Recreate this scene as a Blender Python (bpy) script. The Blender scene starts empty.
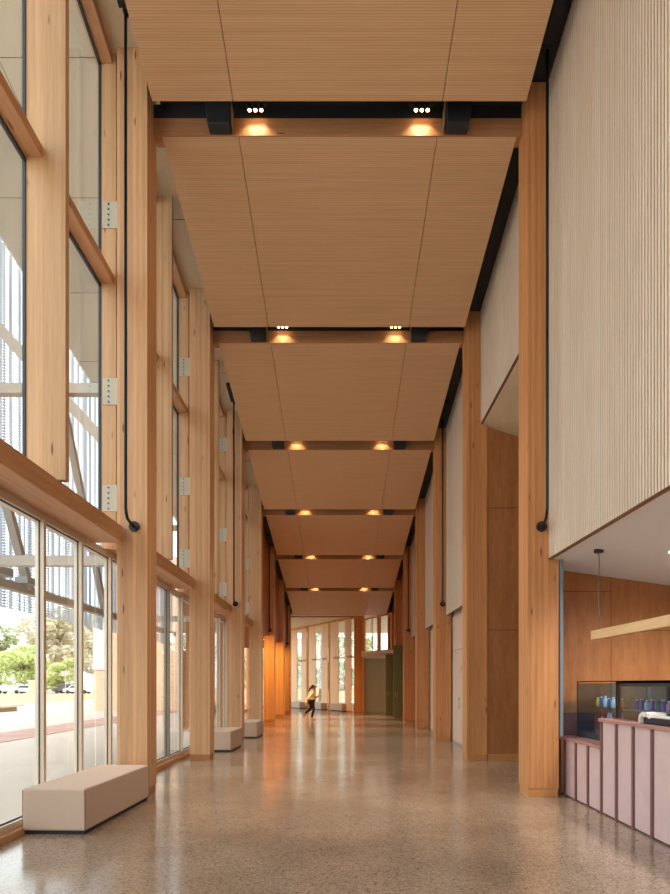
import bpy, bmesh, math, random
from mathutils import Vector, Matrix
random.seed(7)
R = math.radians
sc = bpy.context.scene
COL = sc.collection
PI = math.pi

# ------------------------------------------------------------------ materials
def lin(c):
    return tuple(((v / 255) / 12.92 if v / 255 <= 0.04045 else ((v / 255 + 0.055) / 1.055) ** 2.4) for v in c) + (1.0,)

def newmat(name):
    m = bpy.data.materials.new(name); m.use_nodes = True
    nt = m.node_tree
    return m, nt, nt.nodes['Principled BSDF']

def N(nt, t, **kw):
    n = nt.nodes.new(t)
    for k, v in kw.items():
        if hasattr(n, k): setattr(n, k, v)
        else: n.inputs[k].default_value = v
    return n

def plain(name, rgb, rough=0.6, metal=0.0, spec=0.5, var=0.06, scale=6.0, emit=None, es=0):
    m, nt, b = newmat(name)
    tc = N(nt, 'ShaderNodeTexCoord'); no = N(nt, 'ShaderNodeTexNoise', Scale=scale, Detail=3.0)
    nt.links.new(tc.outputs['Object'], no.inputs['Vector'])
    cr = N(nt, 'ShaderNodeValToRGB')
    c = lin(rgb)
    cr.color_ramp.elements[0].color = tuple(v * (1 - var) for v in c[:3]) + (1,)
    cr.color_ramp.elements[1].color = tuple(min(1, v * (1 + var)) for v in c[:3]) + (1,)
    nt.links.new(no.outputs['Fac'], cr.inputs['Fac']); nt.links.new(cr.outputs['Color'], b.inputs['Base Color'])
    b.inputs['Roughness'].default_value = rough; b.inputs['Metallic'].default_value = metal
    b.inputs['Specular IOR Level'].default_value = spec
    if emit:
        b.inputs['Emission Color'].default_value = lin(emit); b.inputs['Emission Strength'].default_value = es
    return m

def wood(name, a, b_, axis='Z', lam=0.045, grain=14.0, rough=0.5, lamvar=0.16, knots=True, stretch=0.035):
    """timber with long grain along AXIS and glued strips LAM wide across it"""
    m, nt, b = newmat(name); L = nt.links.new
    tc = N(nt, 'ShaderNodeTexCoord'); oi = N(nt, 'ShaderNodeObjectInfo')
    add = N(nt, 'ShaderNodeVectorMath', operation='ADD')
    rnd = N(nt, 'ShaderNodeMath', operation='MULTIPLY'); rnd.inputs[1].default_value = 37.0
    L(oi.outputs['Random'], rnd.inputs[0])
    L(tc.outputs['Object'], add.inputs[0]); L(rnd.outputs[0], add.inputs[1])
    mp = N(nt, 'ShaderNodeMapping')
    s = {'X': (stretch, 1, 1), 'Y': (1, stretch, 1), 'Z': (1, 1, stretch)}[axis]
    mp.inputs['Scale'].default_value = tuple(v * grain for v in s)
    L(add.outputs[0], mp.inputs['Vector'])
    n1 = N(nt, 'ShaderNodeTexNoise', Scale=1.6, Detail=6.0, Roughness=0.6, Distortion=0.4)
    L(mp.outputs[0], n1.inputs['Vector'])
    n2 = N(nt, 'ShaderNodeTexNoise', Scale=7.0, Detail=3.0, Roughness=0.6)
    L(mp.outputs[0], n2.inputs['Vector'])
    mixn = N(nt, 'ShaderNodeMix'); mixn.data_type = 'FLOAT'; mixn.inputs[0].default_value = 0.35
    L(n1.outputs['Fac'], mixn.inputs[2]); L(n2.outputs['Fac'], mixn.inputs[3])
    cr = N(nt, 'ShaderNodeValToRGB')
    cr.color_ramp.elements[0].position = 0.32; cr.color_ramp.elements[0].color = lin(b_)
    cr.color_ramp.elements[1].position = 0.68; cr.color_ramp.elements[1].color = lin(a)
    L(mixn.outputs[0], cr.inputs['Fac'])
    # glued strips
    sp = N(nt, 'ShaderNodeSeparateXYZ'); L(tc.outputs['Object'], sp.inputs[0])
    two = {'X': ('Y', 'Z'), 'Y': ('X', 'Z'), 'Z': ('X', 'Y')}[axis]
    sm = N(nt, 'ShaderNodeMath', operation='ADD'); L(sp.outputs[two[0]], sm.inputs[0]); L(sp.outputs[two[1]], sm.inputs[1])
    sm2 = N(nt, 'ShaderNodeMath', operation='ADD'); L(sm.outputs[0], sm2.inputs[0]); L(rnd.outputs[0], sm2.inputs[1])
    dv = N(nt, 'ShaderNodeMath', operation='DIVIDE'); dv.inputs[1].default_value = lam; L(sm2.outputs[0], dv.inputs[0])
    fl = N(nt, 'ShaderNodeMath', operation='FLOOR'); L(dv.outputs[0], fl.inputs[0])
    wn = N(nt, 'ShaderNodeTexWhiteNoise', noise_dimensions='1D'); L(fl.outputs[0], wn.inputs['W'])
    mr = N(nt, 'ShaderNodeMapRange'); mr.inputs['To Min'].default_value = 1 - lamvar; mr.inputs['To Max'].default_value = 1 + lamvar * 0.5
    L(wn.outputs['Value'], mr.inputs['Value'])
    mul = N(nt, 'ShaderNodeVectorMath', operation='MULTIPLY')
    L(cr.outputs['Color'], mul.inputs[0]); L(mr.outputs[0], mul.inputs[1])
    out = mul.outputs[0]
    if knots:
        mk = N(nt, 'ShaderNodeMapping')
        mk.inputs['Scale'].default_value = {'X': (1.2, 7, 7), 'Y': (7, 1.2, 7), 'Z': (7, 7, 1.2)}[axis]
        L(add.outputs[0], mk.inputs['Vector'])
        vo = N(nt, 'ShaderNodeTexVoronoi', Scale=1.0); L(mk.outputs[0], vo.inputs['Vector'])
        kr = N(nt, 'ShaderNodeValToRGB')
        kr.color_ramp.elements[0].position = 0.05; kr.color_ramp.elements[0].color = (0.35, 0.25, 0.2, 1)
        kr.color_ramp.elements[1].position = 0.11; kr.color_ramp.elements[1].color = (1, 1, 1, 1)
        L(vo.outputs['Distance'], kr.inputs['Fac'])
        m2 = N(nt, 'ShaderNodeVectorMath', operation='MULTIPLY')
        L(out, m2.inputs[0]); L(kr.outputs['Color'], m2.inputs[1]); out = m2.outputs[0]
    L(out, b.inputs['Base Color'])
    b.inputs['Roughness'].default_value = rough; b.inputs['Specular IOR Level'].default_value = 0.35
    return m

def ceil_mat(name, a, b_, line):
    m, nt, b = newmat(name); L = nt.links.new
    tc = N(nt, 'ShaderNodeTexCoord'); mp = N(nt, 'ShaderNodeMapping'); mp.inputs['Scale'].default_value = (0.5, 22, 1)
    L(tc.outputs['Object'], mp.inputs['Vector'])
    n = N(nt, 'ShaderNodeTexNoise', Scale=1.0, Detail=5.0, Roughness=0.65); L(mp.outputs[0], n.inputs['Vector'])
    cr = N(nt, 'ShaderNodeValToRGB'); cr.color_ramp.elements[0].position = 0.3; cr.color_ramp.elements[0].color = lin(b_)
    cr.color_ramp.elements[1].position = 0.7; cr.color_ramp.elements[1].color = lin(a)
    L(n.outputs['Fac'], cr.inputs['Fac'])
    sp = N(nt, 'ShaderNodeSeparateXYZ'); L(tc.outputs['Object'], sp.inputs[0])
    fr = N(nt, 'ShaderNodeMath', operation='MULTIPLY'); fr.inputs[1].default_value = 1 / 0.030; L(sp.outputs['Y'], fr.inputs[0])
    ff = N(nt, 'ShaderNodeMath', operation='FRACT'); L(fr.outputs[0], ff.inputs[0])
    lt = N(nt, 'ShaderNodeMath', operation='LESS_THAN'); lt.inputs[1].default_value = 0.2; L(ff.outputs[0], lt.inputs[0])
    fa = N(nt, 'ShaderNodeMath', operation='MULTIPLY'); fa.inputs[1].default_value = 0.5; L(lt.outputs[0], fa.inputs[0])
    mx = N(nt, 'ShaderNodeMix'); mx.data_type = 'RGBA'
    L(fa.outputs[0], mx.inputs[0]); L(cr.outputs['Color'], mx.inputs[6]); mx.inputs[7].default_value = lin(line)
    L(mx.outputs[2], b.inputs['Base Color'])
    b.inputs['Roughness'].default_value = 0.42; b.inputs['Specular IOR Level'].default_value = 0.4
    return m

def floor_mat():
    m, nt, b = newmat('polished_concrete'); L = nt.links.new
    tc = N(nt, 'ShaderNodeTexCoord')
    n1 = N(nt, 'ShaderNodeTexNoise', Scale=0.7, Detail=6.0, Roughness=0.6); L(tc.outputs['Object'], n1.inputs['Vector'])
    cr = N(nt, 'ShaderNodeValToRGB'); cr.color_ramp.elements[0].position = 0.35; cr.color_ramp.elements[0].color = lin((140, 124, 108))
    cr.color_ramp.elements[1].position = 0.7; cr.color_ramp.elements[1].color = lin((166, 149, 132))
    L(n1.outputs['Fac'], cr.inputs['Fac'])
    vo = N(nt, 'ShaderNodeTexVoronoi', Scale=75.0); L(tc.outputs['Object'], vo.inputs['Vector'])
    vr = N(nt, 'ShaderNodeValToRGB'); e = vr.color_ramp.elements
    e[0].position = 0.0; e[0].color = (0.5, 0.45, 0.4, 1); e[1].position = 1.0; e[1].color = (1.3, 1.25, 1.2, 1)
    for p, c in ((0.16, (0.62, 0.57, 0.52, 1)), (0.22, (0.95, 0.93, 0.9, 1)), (0.8, (1.02, 1.0, 0.98, 1)), (0.86, (1.15, 1.13, 1.1, 1))):
        x = e.new(p); x.color = c
    sp = N(nt, 'ShaderNodeSeparateColor'); L(vo.outputs['Color'], sp.inputs[0]); L(sp.outputs[0], vr.inputs['Fac'])
    mul = N(nt, 'ShaderNodeVectorMath', operation='MULTIPLY'); L(cr.outputs['Color'], mul.inputs[0]); L(vr.outputs['Color'], mul.inputs[1])
    L(mul.outputs[0], b.inputs['Base Color'])
    n3 = N(nt, 'ShaderNodeTexNoise', Scale=1.7, Detail=4.0); L(tc.outputs['Object'], n3.inputs['Vector'])
    mr = N(nt, 'ShaderNodeMapRange'); mr.inputs['To Min'].default_value = 0.10; mr.inputs['To Max'].default_value = 0.22
    L(n3.outputs['Fac'], mr.inputs['Value']); L(mr.outputs[0], b.inputs['Roughness'])
    b.inputs['Specular IOR Level'].default_value = 0.62
    n4 = N(nt, 'ShaderNodeTexNoise', Scale=9.0, Detail=2.0); L(tc.outputs['Object'], n4.inputs['Vector'])
    bp = N(nt, 'ShaderNodeBump', Strength=0.04, Distance=0.02); L(n4.outputs['Fac'], bp.inputs['Height']); L(bp.outputs[0], b.inputs['Normal'])
    return m

def glass_mat(name, tint=(0.93, 0.96, 0.95), refl=1.0):
    m = bpy.data.materials.new(name); m.use_nodes = True; nt = m.node_tree; nt.nodes.clear(); L = nt.links.new
    o = N(nt, 'ShaderNodeOutputMaterial'); t = N(nt, 'ShaderNodeBsdfTransparent'); t.inputs[0].default_value = tint + (1,)
    g = N(nt, 'ShaderNodeBsdfGlossy', Roughness=0.02); g.inputs[0].default_value = (refl, refl, refl, 1)
    lw = N(nt, 'ShaderNodeLayerWeight', Blend=0.5); pw = N(nt, 'ShaderNodeMath', operation='POWER'); pw.inputs[1].default_value = 4.5
    L(lw.outputs['Facing'], pw.inputs[0])
    ma = N(nt, 'ShaderNodeMath', operation='MULTIPLY_ADD'); ma.inputs[1].default_value = .8; ma.inputs[2].default_value = .035
    L(pw.outputs[0], ma.inputs[0]); mx = N(nt, 'ShaderNodeMixShader')
    L(ma.outputs[0], mx.inputs[0]); L(t.outputs[0], mx.inputs[1]); L(g.outputs[0], mx.inputs[2]); L(mx.outputs[0], o.inputs[0])
    return m

def screen_mat():
    m = bpy.data.materials.new('perforated_metal'); m.use_nodes = True; nt = m.node_tree; nt.nodes.clear(); L = nt.links.new
    o = N(nt, 'ShaderNodeOutputMaterial'); t = N(nt, 'ShaderNodeBsdfTransparent')
    d = N(nt, 'ShaderNodeBsdfPrincipled', Roughness=0.5); d.inputs['Base Color'].default_value = lin((205, 215, 226))
    tr = N(nt, 'ShaderNodeBsdfTranslucent'); tr.inputs[0].default_value = lin((215, 225, 238))
    dm = N(nt, 'ShaderNodeMixShader'); dm.inputs[0].default_value = 0.3; L(d.outputs[0], dm.inputs[1]); L(tr.outputs[0], dm.inputs[2])
    tc = N(nt, 'ShaderNodeTexCoord'); sp = N(nt, 'ShaderNodeSeparateXYZ'); L(tc.outputs['Object'], sp.inputs[0])
    prods = []
    for ax in ('Y', 'Z'):
        k = N(nt, 'ShaderNodeMath', operation='MULTIPLY'); k.inputs[1].default_value = 2 * PI / 0.055; L(sp.outputs[ax], k.inputs[0])
        s = N(nt, 'ShaderNodeMath', operation='SINE'); L(k.outputs[0], s.inputs[0]); prods.append(s)
    a = N(nt, 'ShaderNodeMath', operation='ADD'); L(prods[0].outputs[0], a.inputs[0]); L(prods[1].outputs[0], a.inputs[1])
    g = N(nt, 'ShaderNodeMath', operation='GREATER_THAN'); g.inputs[1].default_value = 0.0; L(a.outputs[0], g.inputs[0])
    mx = N(nt, 'ShaderNodeMixShader'); L(g.outputs[0], mx.inputs[0]); L(dm.outputs[0], mx.inputs[1]); L(t.outputs[0], mx.inputs[2])
    L(mx.outputs[0], o.inputs[0])
    return m

def brick_mat(name, c1, c2, mortar, scale=1.0, bw=0.24, rh=0.08, rot=None):
    m, nt, b = newmat(name); L = nt.links.new
    tc = N(nt, 'ShaderNodeTexCoord'); mp = N(nt, 'ShaderNodeMapping')
    if rot: mp.inputs['Rotation'].default_value = rot
    L(tc.outputs['Object'], mp.inputs['Vector'])
    br = N(nt, 'ShaderNodeTexBrick'); L(mp.outputs[0], br.inputs['Vector'])
    br.inputs['Color1'].default_value = lin(c1); br.inputs['Color2'].default_value = lin(c2); br.inputs['Mortar'].default_value = lin(mortar)
    br.inputs['Scale'].default_value = scale; br.inputs['Brick Width'].default_value = bw; br.inputs['Row Height'].default_value = rh
    br.inputs['Mortar Size'].default_value = 0.008
    L(br.outputs['Color'], b.inputs['Base Color']); b.inputs['Roughness'].default_value = 0.9
    return m

def leaf_mat(name, a, b_):
    m = bpy.data.materials.new(name); m.use_nodes = True; nt = m.node_tree; L = nt.links.new; b = nt.nodes['Principled BSDF']
    tc = N(nt, 'ShaderNodeTexCoord'); no = N(nt, 'ShaderNodeTexNoise', Scale=1.3, Detail=4.0); L(tc.outputs['Object'], no.inputs['Vector'])
    cr = N(nt, 'ShaderNodeValToRGB'); cr.color_ramp.elements[0].position = .35; cr.color_ramp.elements[1].position = .65
    cr.color_ramp.elements[0].color = lin(a); cr.color_ramp.elements[1].color = lin(b_)
    L(no.outputs['Fac'], cr.inputs['Fac']); L(cr.outputs['Color'], b.inputs['Base Color']); b.inputs['Roughness'].default_value = .7
    tr = N(nt, 'ShaderNodeBsdfTranslucent'); L(cr.outputs['Color'], tr.inputs[0])
    mx = N(nt, 'ShaderNodeMixShader'); mx.inputs[0].default_value = .35
    o = nt.nodes['Material Output']; L(b.outputs[0], mx.inputs[1]); L(tr.outputs[0], mx.inputs[2]); L(mx.outputs[0], o.inputs[0])
    return m

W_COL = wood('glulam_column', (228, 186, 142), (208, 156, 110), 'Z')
W_COL_SHADED = wood('glulam_column_shaded', (208, 150, 98), (180, 118, 68), 'Z')  # right columns: darker, redder tone stands in for shade on their fronts
W_FIN = wood('glulam_fin', (222, 184, 142), (202, 158, 114), 'Z', lam=0.04)
W_BEAM = wood('glulam_beam', (186, 138, 98), (160, 112, 74), 'X', lam=0.12, lamvar=0.06)
W_RAIL = wood('glulam_rail', (214, 166, 122), (186, 136, 96), 'Y', lam=0.1, lamvar=0.06)
W_PLINTH = wood('plinth_timber', (196, 140, 88), (176, 120, 72), 'X', lam=0.3, lamvar=0.0, knots=False)
W_CEIL = ceil_mat('ceiling_veneer', (222, 186, 146), (206, 167, 127), (166, 128, 92))
W_PLY = wood('red_plywood', (174, 118, 70), (146, 90, 50), 'Z', lam=9, lamvar=0, grain=5, knots=False, stretch=.16)
W_SOFF = wood('pale_plywood', (220, 200, 170), (206, 184, 152), 'Y', lam=9, lamvar=0, grain=4, knots=False, stretch=.3)
W_CAFEBAR = wood('pale_oak', (226, 190, 142), (206, 166, 118), 'Y', lam=9, lamvar=0, grain=14, knots=False)
W_RIB = wood('whitewashed_batten', (222, 206, 186), (206, 186, 162), 'Z', lam=0.31, lamvar=0.06, grain=9, knots=False, stretch=.12, rough=.7)
W_RIBBACK = plain('batten_groove', (132, 98, 74), .8)
W_BOARD = wood('pale_pink_board', (238, 204, 162), (224, 184, 142), 'Z', lam=0.12, lamvar=0.05, grain=8, knots=False, rough=.6)
W_DOOR = wood('limed_door', (226, 204, 186), (212, 186, 168), 'Z', lam=0.25, lamvar=0.03, grain=6, knots=False, rough=.5)
W_FARFIN = wood('far_fin', (226, 160, 92), (200, 134, 70), 'Z', lam=.06, knots=False)
FLOOR = floor_mat()
BLACK = plain('black_paint', (34, 36, 40), .6)
BLACKM = plain('black_metal', (30, 34, 40), .4, .3)
SPK = plain('speaker_black', (40, 43, 48), .75)
GASK = plain('dark_gasket', (48, 56, 64), .5)
ALU = plain('champagne_frame', (206, 190, 170), .4, .2, var=.02)
BRONZE = plain('bronze_frame', (140, 124, 104), .4, .3, var=.02)
STEEL = plain('painted_steel', (196, 190, 172), .5, .1, var=.02)
GALV = plain('galvanised_steel', (176, 178, 176), .5, .4)
BOLT = plain('bolt_steel', (110, 106, 96), .4, .7)
GLASS = glass_mat('window_glass')
GLASS_T = glass_mat('display_glass', (0.72, 0.84, 0.92))
SCREEN = screen_mat()
GREY = plain('grey_plaster', (212, 216, 220), .8, var=.02)
GREYW = plain('warm_grey_panel', (156, 156, 136), .7, var=.02)
WHITE = plain('white_paint', (226, 220, 210), .6, var=.02)
GREEN = plain('olive_green_door', (112, 120, 84), .5, var=.04)
FAB = plain('bench_fabric', (202, 180, 162), .95, var=.05, scale=160)
FAB2 = plain('far_bench_fabric', (186, 166, 150), .95, var=.04, scale=90)
SEAM = plain('bench_piping', (120, 96, 82), .9)
STONE = plain('pink_stone', (200, 172, 170), .45, var=.12, scale=5)
STONED = plain('maroon_stone', (110, 72, 66), .45, var=.1, scale=9)
STONET = plain('rose_worktop', (166, 120, 110), .35, var=.12, scale=14)
PAVE = plain('plaza_concrete', (184, 170, 158), .9, var=.06, scale=.6)
BAND = brick_mat('paver_band', (150, 112, 100), (176, 138, 124), (190, 164, 148), bw=0.4, rh=.22)
DRY = plain('dry_grass', (184, 150, 118), 1, var=.14, scale=.4)
BRICK = brick_mat('tan_brick', (222, 186, 152), (206, 166, 134), (226, 208, 188), rot=(PI / 2, 0, 0))
LAMP = plain('lamp_lens', (255, 214, 150), .4, emit=(255, 206, 140), es=14)
LAMPC = plain('downlight_lens', (255, 240, 220), .4, emit=(255, 236, 210), es=6)

# ------------------------------------------------------------------ mesh builder
class MB:
    def __init__(s): s.v = []; s.f = []
    def add(s, vs, fs):
        k = len(s.v); s.v += [tuple(v) for v in vs]; s.f += [tuple(i + k for i in f) for f in fs]; return s
    def hexa(s, c):     # 8 corners: bottom ring 4, top ring 4
        return s.add(c, [(3, 2, 1, 0), (4, 5, 6, 7), (0, 1, 5, 4), (1, 2, 6, 5), (2, 3, 7, 6), (3, 0, 4, 7)])
    def box(s, x0, x1, y0, y1, z0, z1):
        if x0 > x1: x0, x1 = x1, x0
        if y0 > y1: y0, y1 = y1, y0
        if z0 > z1: z0, z1 = z1, z0
        return s.hexa([(x0, y0, z0), (x1, y0, z0), (x1, y1, z0), (x0, y1, z0), (x0, y0, z1), (x1, y0, z1), (x1, y1, z1), (x0, y1, z1)])
    def slope(s, x0, x1, y0, y1, zb, zt):   # zb, zt are functions of y
        if callable(zb): b0, b1 = zb(y0), zb(y1)
        else: b0 = b1 = zb
        if callable(zt): t0, t1 = zt(y0), zt(y1)
        else: t0 = t1 = zt
        return s.hexa([(x0, y0, b0), (x1, y0, b0), (x1, y1, b1), (x0, y1, b1), (x0, y0, t0), (x1, y0, t0), (x1, y1, t1), (x0, y1, t1)])
    def obox(s, p, u, w, z0, z1):           # box on footprint p, p+u, p+u+w, p+w (2d vectors)
        a = [(p[0], p[1]), (p[0] + u[0], p[1] + u[1]), (p[0] + u[0] + w[0], p[1] + u[1] + w[1]), (p[0] + w[0], p[1] + w[1])]
        ar = sum(a[i][0] * a[(i + 1) % 4][1] - a[(i + 1) % 4][0] * a[i][1] for i in range(4))
        if ar < 0: a.reverse()
        return s.hexa([(x, y, z0) for x, y in a] + [(x, y, z1) for x, y in a])
    def tube(s, pts, r, n=10, caps=True):
        pts = [Vector(p) for p in pts]; rs = r if isinstance(r, (list, tuple)) else [r] * len(pts)
        k = len(s.v); up = None
        for i, p in enumerate(pts):
            d = (pts[min(i + 1, len(pts) - 1)] - pts[max(i - 1, 0)]).normalized()
            if up is None: up = Vector((0, 0, 1)) if abs(d.z) < .9 else Vector((1, 0, 0))
            a = d.cross(up).normalized(); b = a.cross(d).normalized(); up = b
            for j in range(n):
                t = 2 * PI * j / n; s.v.append(tuple(p + (a * math.cos(t) + b * math.sin(t)) * rs[i]))
        for i in range(len(pts) - 1):
            for j in range(n):
                s.f.append((k + i * n + j, k + i * n + (j + 1) % n, k + (i + 1) * n + (j + 1) % n, k + (i + 1) * n + j))
        if caps:
            s.f.append(tuple(k + j for j in reversed(range(n)))); e = k + (len(pts) - 1) * n; s.f.append(tuple(e + j for j in range(n)))
        return s
    def lathe(s, prof, c=(0, 0, 0), n=20):
        k = len(s.v)
        for r, z in prof:
            for j in range(n):
                t = 2 * PI * j / n; s.v.append((c[0] + r * math.cos(t), c[1] + r * math.sin(t), c[2] + z))
        for i in range(len(prof) - 1):
            for j in range(n):
                s.f.append((k + i * n + j, k + i * n + (j + 1) % n, k + (i + 1) * n + (j + 1) % n, k + (i + 1) * n + j))
        s.f.append(tuple(k + j for j in reversed(range(n)))); e = k + (len(prof) - 1) * n; s.f.append(tuple(e + j for j in range(n)))
        return s

def wloc(o):
    v = Vector((0, 0, 0))
    while o is not None: v += Vector(o.location); o = o.parent
    return v

def mk(name, mb, mat, parent=None, at=None, bevel=0, smooth=False):
    me = bpy.data.meshes.new(name)
    off = wloc(parent) if parent is not None else Vector((0, 0, 0))
    o = bpy.data.objects.new(name, me)
    if parent is not None: o.parent = parent
    elif at is not None: o.location = at; off = Vector(at)
    me.from_pydata([tuple(Vector(v) - off) for v in mb.v], [], mb.f); me.validate()
    bm = bmesh.new(); bm.from_mesh(me); bmesh.ops.recalc_face_normals(bm, faces=bm.faces); bm.to_mesh(me); bm.free()
    for m in (mat if isinstance(mat, (list, tuple)) else [mat]): me.materials.append(m)
    if smooth:
        for p in me.polygons: p.use_smooth = True
    if bevel:
        b = o.modifiers.new('bevel', 'BEVEL'); b.width = bevel; b.segments = 2; b.limit_method = 'ANGLE'
    COL.objects.link(o)
    return o

def struct(name, mb, mat, parent=None, **k):
    o = mk(name, mb, mat, parent, **k)
    if parent is None: o['kind'] = 'structure'
    return o

def thing(name, loc, label, cat, group=None):
    o = bpy.data.objects.new(name, None); o.location = loc; o.empty_display_size = .2
    COL.objects.link(o); return tag(o, label, cat, group)

def tag(o, label, cat, group=None, kind=None):
    o['label'] = label; o['category'] = cat
    if group: o['group'] = group
    if kind: o['kind'] = kind
    return o

def copy_tree(o, parent=None):
    c = o.copy(); COL.objects.link(c)
    if parent is not None: c.parent = parent
    for ch in list(o.children): copy_tree(ch, c)
    return c

def light(name, kind, loc, energy, color, parent=None, rot=(0, 0, 0), **kw):
    l = bpy.data.lights.new(name, kind); l.energy = energy; l.color = color
    for k, v in kw.items(): setattr(l, k, v)
    o = bpy.data.objects.new(name, l); COL.objects.link(o)
    if parent is not None: o.parent = parent; o.location = Vector(loc) - wloc(parent)
    else: o.location = loc
    o.rotation_euler = rot
    return o

ORD = ['', 'first', 'second', 'third', 'fourth', 'fifth', 'sixth', 'seventh']

# ------------------------------------------------------------------ main dimensions
BAY = 4.23
YN = lambda n: 8.75 + BAY * (n - 1)          # near face of frame n's columns
YC = lambda n: 8.87 + BAY * (n - 1)
YB = lambda n: 9.05 + BAY * (n - 1)          # front of frame n's beam
PAN = lambda y: 9.60 - .164 * (y - 9.05)     # underside of the hung ceiling
VOID = lambda y: PAN(y) + .45
SOF = lambda y: 10.60 - .165 * (y - 8.65)    # ply soffit beside the glazing
XI, XO = 2.65, 3.09
XG = 3.42                                    # glass line of the upper glazing
NL = 4                                       # glazed frames on the window side
YBACK, YEND = -8.05, 34.45

# ------------------------------------------------------------------ floor, ground, roof
struct('floor', MB().box(-3.5, 9.2, YBACK, 46, -.2, 0).box(-5.6, -3.5, YC(NL), 46, -.2, 0), FLOOR)
struct('ground', MB().box(-160, -3.58, -60, 260, -.3, -.05).box(-3.58, 80, 46.1, 260, -.3, -.05), PAVE)
b = MB().box(-11.4, -9.5, -40, 38.3, -.052, -.035)
tag(mk('paver_band', b, BAND, at=(-10.4, 9, -.05)), 'mauve brick paver band running across the pale plaza outside the glazing', 'paving')
b = MB()
for i in range(22):
    x0 = -150 + i * 5.6
    b.hexa([(x0, 52 + 2 * math.sin(i), -.05), (x0 + 5.7, 52 + 2 * math.sin(i + 1), -.05), (x0 + 5.7, 99, -.05), (x0, 99, -.05),
            (x0, 52 + 2 * math.sin(i), -.02), (x0 + 5.7, 52 + 2 * math.sin(i + 1), -.02), (x0 + 5.7, 99, .05), (x0, 99, .05)])
tag(mk('dry_lawn', b, DRY, at=(-80, 75, 0)), 'strip of dry straw coloured grass between plaza and car park', 'grass', kind='stuff')

struct('ceiling', MB().slope(-3.52, 9.2, YBACK, YEND, SOF, lambda y: SOF(y) + .25), W_SOFF)
struct('ceiling_canopy', MB().slope(-6.45, -3.52, 4.9, YEND, SOF, lambda y: SOF(y) + .25), plain('canopy_panel', (222, 218, 200), .7, var=.02))
void = mk('service_void', MB().slope(-2.62, 3.08, YBACK, YEND, VOID, lambda y: VOID(y) + .05)
          .slope(-3.0, -2.62, YC(NL) + .2, YEND, VOID, lambda y: VOID(y) + .05), BLACK)
void['kind'] = 'structure'; void.name = 'ceiling_void'
b = MB()
for n in range(1, 9):
    y = YC(n) if n < 8 else 34.4
    b.slope(-6.4, -3.5, y - .004, y + .004, lambda v: SOF(v) - .004, lambda v: SOF(v))
    b.slope(-6.4, -3.5, y - BAY / 2 - .004, y - BAY / 2 + .004, lambda v: SOF(v) - .004, lambda v: SOF(v))
    b.slope(-3.2, -2.6, y - .004 + .35, y + .004 + .35, lambda v: SOF(v) - .004, lambda v: SOF(v))
    b.slope(-3.2, -2.6, y - 1.7, y - 1.69, lambda v: SOF(v) - .004, lambda v: SOF(v))
b.slope(-4.9, -4.892, 4.9, 26, lambda v: SOF(v) - .004, lambda v: SOF(v))
struct('trim_1', b, GASK)

# hung ceiling panels, one raft per bay
place = {-1: 'behind the camera', 0: 'overhead behind the nearest', 1: 'nearest the camera, above the first beam', 2: 'between first and second beams', 3: 'between second and third beams',
         4: 'between third and fourth beams', 5: 'between fourth and fifth beams', 6: 'between fifth and sixth beams', 7: 'at the far end beyond the sixth beam'}
for n in range(-1, 8):
    y0 = YB(n - 1) + .02; y1 = YB(n) - .46 if n < 7 else YEND
    c = (y0 + y1) / 2
    r = thing('ceiling_panel', (0, c, PAN(c)), 'sloping veneered ceiling panel, ' + place[n], 'ceiling panel', 'hung ceiling panels')
    for x0, x1 in ((-2.60, -1.485), (-1.475, 1.415), (1.425, 2.58)):
        mk('panel_section', MB().slope(x0, x1, y0, y1, PAN, lambda y: PAN(y) + .05), W_CEIL, r)

# ------------------------------------------------------------------ columns
def bracket(root, z, y):
    p = mk('steel_bracket', MB().box(-3.375, -3.06, y, y + .016, z - .19, z + .19), STEEL, root, bevel=.004)
    p['label'] = 'pale painted steel plate'
    for k in range(5):
        zz = z - .15 + .075 * k
        b = MB().tube([(-3.29, y - .014, zz), (-3.29, y + .002, zz)], .013, 6)
        mk('bolt', b, BOLT, p)

def column(n, side):
    s = -1 if side == 'L' else 1
    y0, y1 = YN(n), YN(n) + .45
    xa, xb = (-3.15, -2.72) if s < 0 else (XI, XO)
    if side == 'L':
        top = SOF if n <= NL else VOID
        where = 'window side'
    else:
        top = VOID; where = 'battened wall side'
    extra = {('L', 1): 'behind the large bench', ('L', 2): 'just before the second bench', ('L', 3): 'just before the third bench', ('L', 4): 'last of the daylit ones',
             ('L', 5): 'glowing orange at its foot', ('L', 6): 'in the dim orange stretch', ('L', 7): 'last before the rotunda',
             ('R', 1): 'beside the cafe counter', ('R', 2): 'beside the reddish plywood wall', ('R', 3): 'next to the limed doors, with a black pipe', ('R', 4): 'between pale doors',
             ('R', 5): 'just before the green cladding', ('R', 6): 'green clad at its foot', ('R', 7): 'farthest, by the green doors'}
    ex = extra.get((side, n), 'beside the camera')
    r = thing('timber_column', ((xa + xb) / 2, y0 + .22, 0), 'square glulam column, %s on the %s, %s' % (ORD[n] if n > 0 else 'nearest', where, ex), 'column',
              'columns along the window side' if side == 'L' else 'columns along the battened wall')
    mk('shaft', MB().slope(xa, xb, y0, y1, .12, top), W_COL if s < 0 else W_COL_SHADED, r, bevel=.006)
    mk('plinth', MB().box(xa + .012, xb - .012, y0 + .012, y1 - .012, 0, .121), W_PLINTH, r)
    if side == 'L' and n <= NL:
        for z in (8.27, 5.76, 4.24):
            if z < SOF(y0) - .3: bracket(r, z, y0 + .06)
    return r
for n in range(1, 8):
    column(n, 'L'); column(n, 'R')

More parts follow.
